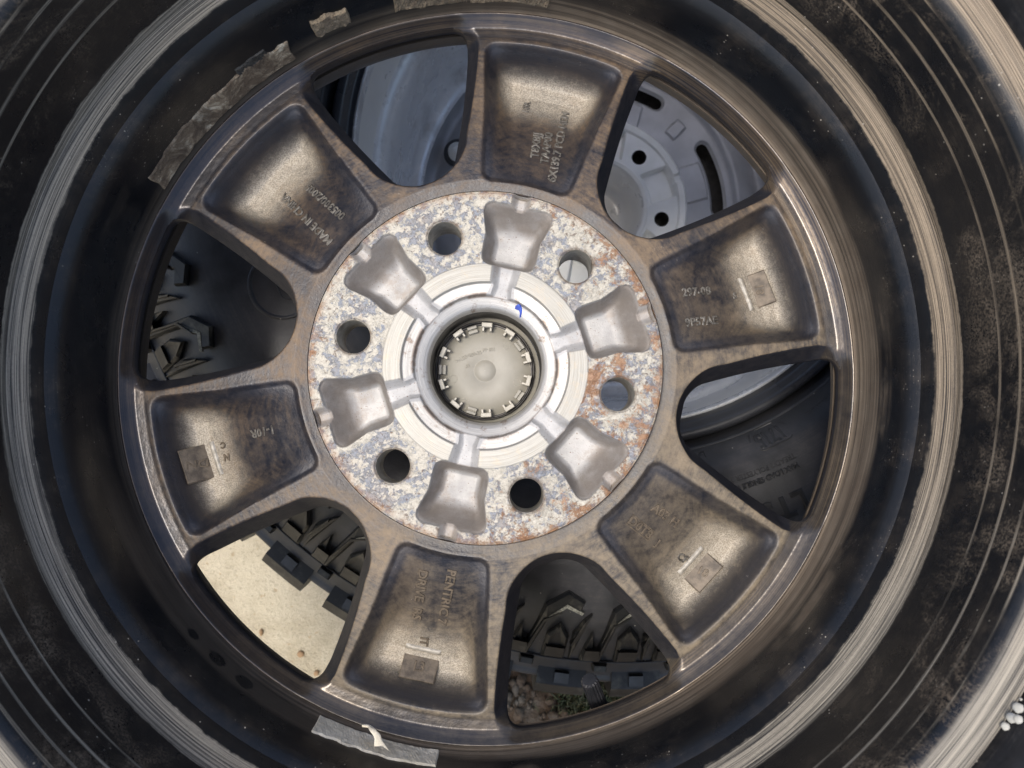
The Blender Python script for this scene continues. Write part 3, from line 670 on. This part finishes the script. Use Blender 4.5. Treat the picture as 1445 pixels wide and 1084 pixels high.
part('valve_seal', lathe_mesh('valve_seal', [(.0095, .0790), (.0125, .0800), (.0145, .0790), (.0150, .0740)], 32, cx=vx, cy=vy), M_GLOSS, vst)
# plate with six long slots
C2A = radians(15)
def slot_d(r, th):
    p = (th - C2A + pi / 6) % (pi / 3) - pi / 6; hl = radians(14.5)
    q_ = np.clip(p, -hl, hl); return np.hypot(r * np.cos(p) - .1310 * np.cos(q_), r * np.sin(p) - .1310 * np.sin(q_)) - .0062
rs = np.linspace(.096, .1440, 70); th = np.linspace(0, 2 * pi, 720, endpoint=False); Rg, Tg = np.meshgrid(rs, th, indexing='ij')
ld = slot_d(Rg, Tg); idx = np.arange(Rg.size).reshape(Rg.shape); i2 = np.roll(idx, -1, 1)
quad = np.stack([idx[:-1], idx[1:], i2[1:], i2[:-1]], -1).reshape(-1, 4); quad = quad[(ld.ravel()[quad] > 0).any(1)]
Rs, Ts = Rg.copy(), Tg.copy()
for _ in range(2):
    d = slot_d(Rs, Ts); e = 1e-6; gr = (slot_d(Rs + e, Ts) - d) / e; gp = (slot_d(Rs, Ts + e) - d) / e / Rs
    mk = ld <= 0; g2 = gr * gr + gp * gp + 1e-9
    Rs = np.where(mk, Rs - d * gr / g2, Rs); Ts = np.where(mk, Ts - d * gp / g2 / Rs, Ts)
p_ = (Ts - C2A + pi / 3 * .5 + pi / 6) % (pi / 3) - pi / 6   # raised tabs between the slots
tab = .0016 * sstep(.0068, .0060, np.abs(Rs * np.sin(p_))) * sstep(.110, .112, Rs) * sstep(.1305, .1285, Rs)
p3 = (Ts - C2A + pi / 6) % (pi / 3) - pi / 6
tab2 = .0016 * sstep(.0200, .0190, np.abs(Rs * np.sin(p3))) * sstep(.1205, .1190, Rs)
z2 = .0730 + tab * 1.5 + tab2 * 1.5 - .004 * sstep(.0028, 0, slot_d(Rs, Ts)); V = np.stack([Rs * np.cos(Ts), Rs * np.sin(Ts), z2], -1).reshape(-1, 3)
used = np.unique(quad); remap = -np.ones(Rg.size, int); remap[used] = np.arange(len(used))
part('slotted_face', mesh_np('slotted_face', V[used], remap[quad]), M_PLATE, wheel2)
part('slot_backing', lathe_mesh('slot_backing', [(.100, .050), (.160, .048), (.175, .062)], 160), M_BOREWALL, wheel2)  # dark sheet added behind the slots so they show black
# hub pad with pockets, bolt holes and the bore
LUG2 = [radians(50) + i * pi / 3 for i in range(6)]
def lug2(r, th):
    x, y = r * np.cos(th), r * np.sin(th); d = np.full(np.shape(r), 9.)
    for l in LUG2: d = np.minimum(d, np.hypot(x - BC * cos(l), y - BC * sin(l)) - .0078)
    return d
rs = np.linspace(.0500, .0975, 80); Rg, Tg = np.meshgrid(rs, th, indexing='ij'); ld = lug2(Rg, Tg); idx = np.arange(Rg.size).reshape(Rg.shape); i2 = np.roll(idx, -1, 1)
quad = np.stack([idx[:-1], idx[1:], i2[1:], i2[:-1]], -1).reshape(-1, 4); quad = quad[(ld.ravel()[quad] > 0).any(1)]
Rs, Ts = Rg.copy(), Tg.copy()
for _ in range(2):
    d = lug2(Rs, Ts); e = 1e-6; gr = (lug2(Rs + e, Ts) - d) / e; gp = (lug2(Rs, Ts + e) - d) / e / Rs
    mk = ld <= 0; g2 = gr * gr + gp * gp + 1e-9
    Rs = np.where(mk, Rs - d * gr / g2, Rs); Ts = np.where(mk, Ts - d * gp / g2 / Rs, Ts)
p_ = (Ts - radians(20) + pi / 6) % (pi / 3) - pi / 6
dep = .010 * sstep(.0175, .0150, np.abs(Rs * np.sin(p_))) * sstep(.0565, .060, Rs) * sstep(.0862, .0835, Rs)
dep = np.maximum(dep, .004 * sstep(.0045, .0035, np.abs(Rs * np.sin(p_))) * sstep(.083, .085, Rs))
base = np.interp(Rs, [.050, .0535, .0545, .0865, .0875, .0935, .0955, .0975], [.0800, .0815, .0800, .0800, .0830, .0835, .0815, .0720])
V = np.stack([Rs * np.cos(Ts), Rs * np.sin(Ts), base - dep], -1).reshape(-1, 3)
used = np.unique(quad); remap = -np.ones(Rg.size, int); remap[used] = np.arange(len(used))
part('hub_face', mesh_np('hub_face2', V[used], remap[quad]), M_HUB2, wheel2)
part('bore_wall', lathe_mesh('bore_wall2', [(.0500, .0800), (.0485, .0780), (.0470, .060), (.0440, .045), (.0430, .020), (.030, .016), (.001, .015)], 120), M_SILVBAND, wheel2)
slv2 = lathe_mesh('bolt_hole_sleeve2', [(.0078, .0800), (.0078, .055), (.001, .054)], 32)
for l in LUG2:
    o = part('bolt_hole_sleeve', slv2, M_BOREWALL, wheel2); o.location = (BC * cos(l), BC * sin(l), 0)

TP2 = [(.2280, .2600), (.2385, .2640), (.2400, .2740), (.2420, .2830), (.2480, .2970), (.2600, .3120), (.2800, .3220), (.3100, .3270), (.3400, .3240), (.3650, .3140), (.3900, .2960), (.4070, .2790), (.4125, .2740), (.4150, .2700), (.4280, .2590), (.4375, .2480), (.4400, .17), (.4380, .105), (.418, .06), (.39, .03), (.34, .010), (.28, .008), (.24, .03), (.228, .07)]
t2 = np.array(TP2)
def side2(r): return float(np.interp(r, t2[3:14, 0], t2[3:14, 1]))
tyre2 = part('tyre', lathe_mesh('tyre_behind', TP2, 360, sub=4), M_RUB2, wheel2)
for rr_, h in ((.4120, .0022), (.2445, .0010), (.3480, .0006)):
    z_ = side2(rr_); part('sidewall_rib', lathe_mesh('sidewall_rib', [(rr_ - .0016, z_ - .001), (rr_ - .0005, z_ + h), (rr_ + .0006, z_ + h), (rr_ + .0018, z_ - .0015)], 360), M_RUB2, tyre2)
def side_prism(name, poly, h, inset=.0010, r0=.385, a0=-pi / 2, drop=.003):
    """poly (u tangential, r) outline, raised off the sidewall; centred on angle a0"""
    poly = np.array(poly, float); n = len(poly); h = h * 1.45
    poly[:, 1] = np.where(poly[:, 1] < .411, .4105 + (poly[:, 1] - .4105) * 1.22, poly[:, 1])
    area = sum(poly[i - 1][0] * poly[i][1] - poly[i][0] * poly[i - 1][1] for i in range(n))
    if area < 0: poly = poly[::-1]
    ins = []
    for i in range(n):
        p, a, b = poly[i], poly[i - 1], poly[(i + 1) % n]
        d1 = (p - a) / np.linalg.norm(p - a); d2 = (b - p) / np.linalg.norm(b - p)
        n1, n2 = np.array([-d1[1], d1[0]]), np.array([-d2[1], d2[0]]); nn_ = n1 + n2; nn_ /= max(.6, np.dot(nn_, nn_) / 2 ** .5 / max(np.linalg.norm(nn_), 1e-6)); ins.append(p + nn_ * inset)
    v = []
    for pts, z_ in ((poly, -drop), (poly, h * .6), (ins, h)):
        for (u, r_) in pts:
            a = a0 + u / r0; v.append((r_ * cos(a), r_ * sin(a), side2(r_) + z_))
    f = [tuple(range(2 * n, 3 * n))]
    for k in (0, n):
        for i in range(n): f.append((k + i, k + (i + 1) % n, k + n + (i + 1) % n, k + n + i))
    return mesh_pl(name, v, f)
NP = 44
lugA = side_prism('tread_lug', [(-.0250, .4095), (-.0190, .4095), (-.0105, .3770), (.0015, .3665), (.0130, .3700), (.0165, .3620), (.0015, .3560), (-.0150, .3665)], .0060, .0012)
lugB = side_prism('tread_lug', [(-.0085, .4095), (.0085, .4095), (.0085, .3890), (0, .3790), (-.0085, .3890)], .0060, .0018)
lugC = side_prism('tread_lug', [(.0125, .4090), (.0160, .3960), (.0235, .3700), (.0185, .3740), (.0110, .3860)], .0050, .0010)
lugE = side_prism('tread_lug', [(.0205, .4095), (.0300, .4095), (.0300, .3985), (.0262, .3840), (.0222, .3960)], .0056, .0010)
lugD = side_prism('tread_lug', [(-.0060, .4080), (.0060, .4080), (.0060, .3975), (-.0060, .3975)], .0075, .0006)
def tread_block():
    v = []; f = []; N = 6
    out = []
    for (r0_, r1_, z0_, z1_, a_) in ((.4240, .4500, .115, .258, .0205),):
        hw = a_ / .44
        for (z_, r_) in ((z1_ + .0045, r0_ - .005), (z1_ + .0020, r0_ + .016), (z1_ - .010, r1_ + .001), (z1_ - .045, r1_ + .004), (z0_, r1_), (z0_, r0_ - .01)):
            for s_ in (-1, -.4, .4, 1):
                a = -pi / 2 + s_ * hw; v.append((r_ * cos(a), r_ * sin(a), z_))
        m_ = 4
        for i in range(5):
            for j in range(3): f.append((i * m_ + j, i * m_ + j + 1, (i + 1) * m_ + j + 1, (i + 1) * m_ + j))
        f.append(tuple(i * m_ for i in range(6))); f.append(tuple(i * m_ + 3 for i in reversed(range(6))))
    return mesh_pl('tread_block', v, f)
def notch():
    v = []; f = []
    hw = .0060 / .44
    for (z_, r_) in ((.2610, .4270), (.2645, .4278), (.2625, .4370), (.2580, .4385)):
        for s_ in (-1, 1):
            a = -pi / 2 + s_ * hw; v.append((r_ * cos(a), r_ * sin(a), z_))
    f = [(0, 1, 3, 2), (2, 3, 5, 4), (4, 5, 7, 6), (0, 2, 4, 6), (7, 5, 3, 1)]
    return mesh_pl('block_notch', v, f)
rim_bar = side_prism('lug_bar', [(-.0078, .4070), (.0078, .4070), (.0078, .3975), (-.0078, .3975)], .0074, .0008)
long_bar = side_prism('lug_bar', [(-.0215, .3990), (-.0205, .4030), (-.0130, .3790), (-.0008, .3705), (-.0010, .3690), (-.0145, .3765)], .0076, .0004)
low_bar = side_prism('lug_bar', [(.0105, .3945), (.0122, .3960), (.0192, .3770), (.0180, .3750)], .0066, .0003)
gap_block = side_prism('lug_bar', [(-.0052, .4200), (.0052, .4200), (.0052, .4130), (-.0052, .4130)], .0060, .0010)
tb, nb = tread_block(), notch()
M_DUSTLUG = None
for k in range(NP):
    a = 2 * pi * k / NP
    for me in (rim_bar, long_bar, low_bar): part('lug_bar', me, M_LUG, tyre2, rot=a)
    part('lug_bar', gap_block, M_LUG, tyre2, rot=a + pi / NP * 1.35)
    for me in (lugA, lugB, lugC, lugE): part('tread_lug', me, M_LUG, tyre2, rot=a)
    part('tread_lug', lugD, M_LUG, tyre2, rot=a + pi / NP * 1.02)
    b = part('tread_block', tb, M_LUG, tyre2, rot=a + pi / NP * .4); part('block_notch', nb, M_LETT2, tyre2, rot=a + pi / NP * .4)
# pale scuffed edges and moulding whiskers on the lugs
M_SCUFF = mat_simple('pale_scuffed_rubber', (.10, .10, .09), (.34, .34, .29), .8, 0, 700, .5)
scf = side_prism('scuffed_edge', [(-.0098, .3768), (.0018, .3668), (.0150, .3706), (.0160, .3688), (.0018, .3640), (-.0112, .3745)], .0063, .0001, drop=-.0055)
for k in range(NP):
    if k % 2 == 0 or k in (1, 3, 43): part('scuffed_edge', scf, M_SCUFF, tyre2, rot=2 * pi * k / NP)
whk_v, whk_f = [], []
for k in range(NP):
    for (u, r_) in ((-.008, .392), (.004, .396), (0, .381), (-.015, .374), (.006, .362), (.014, .384), (-.003, .402), (.0065, .405), (-.020, .398)):
        if random.random() < .25: continue
        a = -pi / 2 + 2 * pi * k / NP + u / .385; z_ = side2(r_) + .004; d = Vector((random.uniform(-.4, .4), random.uniform(-1, 1), .2)).normalized() * random.uniform(.002, .0045)
        p = Vector((r_ * cos(a), r_ * sin(a), z_)); q_ = Vector((.00022, 0, 0)); b = len(whk_v)
        whk_v += [p - q_, p + q_, p + Vector((0, .0003, .0004)), p + d + Vector((0, 0, .003))]; whk_f += [(b, b + 1, b + 3), (b + 1, b + 2, b + 3), (b + 2, b, b + 3)]
part('moulding_whiskers', mesh_pl('moulding_whiskers', whk_v, whk_f), M_SCUFF, tyre2, kind='stuff')
# raised sidewall writing, tops of the letters outward
def side_text(s, r_, deg, size, depth=.0012, bold=0.0, spacing=1.0, out=True):
    a0 = radians(deg)
    def pl(u, v, w_):
        rr = r_ + (v if out else -v); a = a0 + (-u if out else u) / r_
        return (rr * cos(a), rr * sin(a), side2(rr) + w_ + .0002)
    part('sidewall_lettering', wrap_text('sidewall_lettering', s, size, pl, depth * 1.2, bold=bold, spacing=spacing), M_LETT2, tyre2)
side_text('DO', .2500, -78.0, .0095, .0012, spacing=1.8); side_text('1715', .2520, -64.4, .0118, .0014, bold=.0003)
side_text('PRESSURE', .2520, -54.0, .0052)
side_text('TREAD 2 POLYESTER 2 STEEL', .2700, -70, .0052); side_text('MAX LOAD SINGLE 1450 KG', .2765, -70, .0052)
side_text('LT5', .3000, -68, .0220, .0016, bold=.0004, spacing=1.1)
def stadium(r_, deg, hw, hh, th_, hg=.0009):
    a0 = radians(deg); v = []; f = []; n = 40
    for i in range(n):
        t = 2 * pi * i / n; cx = (hw - hh) * (1 if cos(t) > 0 else -1)
        for k, z_ in ((1, -.0005), (1 - th_ * .3 / hh, hg), (1 - th_ / hh, hg), (1 - th_ * 1.3 / hh, -.0005)):
            u, v_ = cx + hh * k * cos(t), hh * k * sin(t); rr = r_ + v_; a = a0 + u / r_
            v.append((rr * cos(a), rr * sin(a), side2(rr) + z_))
    for i in range(n):
        for j in range(3): f.append((i * 4 + j, ((i + 1) % n) * 4 + j, ((i + 1) % n) * 4 + j + 1, i * 4 + j + 1))
    return mesh_pl('raised_outline', v, f, True)
part('raised_outline', stadium(.2520, -64.2, .0165, .0074, .0009), M_LETT2, tyre2)
# round emblem seen in the left window
ea = radians(203.5); er = .2840
part('round_emblem', stadium(er, 203.5, .0262, .0260, .0030, .0024), M_RUB2, tyre2)
part('round_emblem', stadium(er, 203.5, .0120, .0056, .0014, .0018), M_RUB2, tyre2)
v = []; f = []
for i in range(26):
    y_ = -.023 + i * .0018; hwid = math.sqrt(max(.0235 ** 2 - y_ ** 2, 0))
    b = len(v)
    for s_ in (-1, 1):
        for dy, dz in ((0, -.0003), (.0006, .0005), (.0012, -.0003)):
            rr = er + s_ * hwid; a = ea + (y_ + dy) / er; v.append((rr * cos(a), rr * sin(a), side2(rr) + dz))
    f += [(b, b + 1, b + 4, b + 3), (b + 1, b + 2, b + 5, b + 4)]
part('emblem_hatching', mesh_pl('emblem_hatching', v, f), M_RUB2, tyre2, kind='stuff')

# ------------------------------------------------------------------ ground: pale concrete, with a patch of soil where it ends
GZ = -.112
def ground_pt(px, py):                                   # where a picture ray meets the ground plane
    d = TILT.to_3x3() @ Vector(((px - 722.5) / FPX, (542 - py) / FPX, -1)); o = cam.matrix_world.translation
    t = (GZ - o.z) / d.z; return o + d * t
def mat_concrete():
    m = NM('pale_concrete')
    n = m.noise(9, 8, .6); f_ = m.noise(260, 5, .75); p = m.voro(90); n = m.add(m.mul(n, .6), m.mul(m.noise(45, 6, .7), .4))
    c = m.mix(m.ss(n, .38, .62), (.46, .385, .255), (.62, .535, .375)); c = m.mix(m.mul(m.ss(f_, .53, .66), .7), c, (.34, .28, .19))
    c = m.mix(m.mul(m.ss(m.noise(120, 4), .64, .69), .7), c, (.42, .30, .17))
    return m.set(c, .9, 0, m.bump(m.add(m.mul(f_, .9), m.mul(m.noise(90, 6, .7), .5)), .75, .004))
def grid(name, x0, x1, y0, y1, nx, ny, fn):
    X, Y = np.meshgrid(np.linspace(x0, x1, nx), np.linspace(y0, y1, ny), indexing='ij'); Zz = fn(X, Y)
    v = np.stack([X, Y, Zz], -1).reshape(-1, 3); i = np.arange(nx - 1)[:, None]; j = np.arange(ny - 1)[None, :]
    return mesh_np(name, v, np.stack([i * ny + j, (i + 1) * ny + j, (i + 1) * ny + j + 1, i * ny + j + 1], -1).reshape(-1, 4))
g_mid = ground_pt(700, 1010)
gx = g_mid.x
def nz(X, Y, s, a): return a * (np.sin(X * s + 1.3 * np.sin(Y * s * .8)) * np.cos(Y * s * 1.1 + .7 * np.sin(X * s * 1.3)))
v = [(-30, -30, GZ), (gx - .09, -30, GZ)]; edge = []
ys = list(np.linspace(-1.2, .2, 120))
pl_ = [(-30, -30), (gx - .1, -30)] + [(gx - .085 + .012 * sin(y * 23) + .006 * sin(y * 71 + 1), y) for y in ys] + [(gx - .1, 30), (-30, 30)]
n = len(pl_); v = [(x, y, GZ) for x, y in pl_] + [(x, y, GZ - .05) for x, y in pl_]
f = [tuple(range(n))] + [(i, n + i, n + (i + 1) % n, (i + 1) % n) for i in range(n)]
conc = part('concrete_pavement', mesh_pl('concrete_pavement', v, f), mat_concrete(), kind='structure')
def mat_soil():
    m = NM('orange_soil'); n = m.noise(60, 8, .7); n2 = m.noise(14, 4)
    c = m.mix(m.ss(n, .3, .7), (.055, .036, .022), (.17, .11, .062)); c = m.mix(m.ss(n2, .4, .6), c, m.mix(n, (.14, .12, .09), (.30, .26, .19)))
    return m.set(c, .95, 0, m.bump(m.add(n, m.mul(m.noise(300, 4), .5)), .8, .006))
M_SOIL = mat_soil()
part('soil', grid('soil', gx - .2, gx + .9, g_mid.y - .5, g_mid.y + .7, 260, 260, lambda X, Y: GZ - .010 + nz(X, Y, 55, .003) + nz(X + 3, Y, 140, .0015) + nz(X, Y + 9, 310, .0007)), M_SOIL, kind='structure')
part('far_ground', grid('far_ground', -40, 40, -40, 40, 8, 8, lambda X, Y: X * 0 + GZ - .030), M_SOIL, kind='structure')
# clods and pebbles on the soil
v, f = [], []
def clod(c, r):
    b = len(v); bm = bmesh.new(); bmesh.ops.create_icosphere(bm, subdivisions=2, radius=1)
    sx_, sy_, sz_ = (random.uniform(.7, 1.3) for _ in range(3)); ph_ = random.random() * 9
    for q_ in bm.verts:
        k = 1 + .22 * sin(q_.co.x * 5 + ph_) * cos(q_.co.y * 4 + ph_) + random.uniform(-.05, .05)
        v.append((c[0] + q_.co.x * r * sx_ * k, c[1] + q_.co.y * r * sy_ * k, c[2] + q_.co.z * r * sz_ * k * .8))
    f.extend([tuple(b + q_.index for q_ in fc.verts) for fc in bm.faces]); bm.free()
for _ in range(260):
    p = ground_pt(random.uniform(690, 960), random.uniform(955, 1060)); clod((p.x, p.y, GZ - .008), random.choice((.002, .0025, .003, .004, .006)))
part('soil_clods', mesh_pl('soil_clods', v, f, True), M_SOIL, kind='stuff')
v, f = [], []
for _ in range(1100):
    p = ground_pt(*(random.gauss(843, 26), random.gauss(985, 16))); h = random.uniform(.006, .020); a = random.uniform(0, 2 * pi); b = len(v); w_ = random.uniform(.0005, .0011)
    dx, dy = cos(a), sin(a); z0 = GZ - .008; ln = random.uniform(.2, .9) * h
    v += [(p.x - dy * w_, p.y + dx * w_, z0), (p.x + dy * w_, p.y - dx * w_, z0), (p.x + dx * ln * .5 + dy * w_ * .8, p.y + dy * ln * .5 - dx * w_ * .8, z0 + h * .7), (p.x + dx * ln * .5 - dy * w_ * .8, p.y + dy * ln * .5 + dx * w_ * .8, z0 + h * .7), (p.x + dx * ln, p.y + dy * ln, z0 + h)]
    f += [(b, b + 1, b + 2, b + 3), (b + 3, b + 2, b + 4)]
mg = NM('grass_blade'); gm = mg.set(mg.mix(mg.ss(mg.noise(60, 3), .35, .65), (.04, .055, .018), (.12, .105, .045)), .6)
part('grass_tuft', mesh_pl('grass_tuft', v, f), gm, kind='stuff')
# a few loose pebbles on the concrete
M_PEB = mat_simple('brown_pebble', (.26, .16, .08), (.38, .24, .12), .8, 0, 90, .4)
for i, (px, py, r_) in enumerate(((369, 893, .0032), (425, 923, .0034), (341, 882, .0016), (447, 950, .0030))):
    p = ground_pt(px, py); v, f = [], []; clod((p.x, p.y, GZ + .0008), r_)
    o = part('pebble', mesh_pl('pebble', [(a - p.x, b - p.y, c - GZ) for a, b, c in v], f, True), M_PEB); o.location = (p.x, p.y, GZ)
    o['category'] = 'pebble'; o['group'] = 'pebbles on the concrete'
    o['label'] = ['small brown pebble on the pale concrete, middle of the lower left window', 'brown pebble low on the concrete, near the spoke edge', 'tiny pebble on the concrete, leftmost of the four', 'greyish pebble on the concrete at the bottom corner of the window'][i]
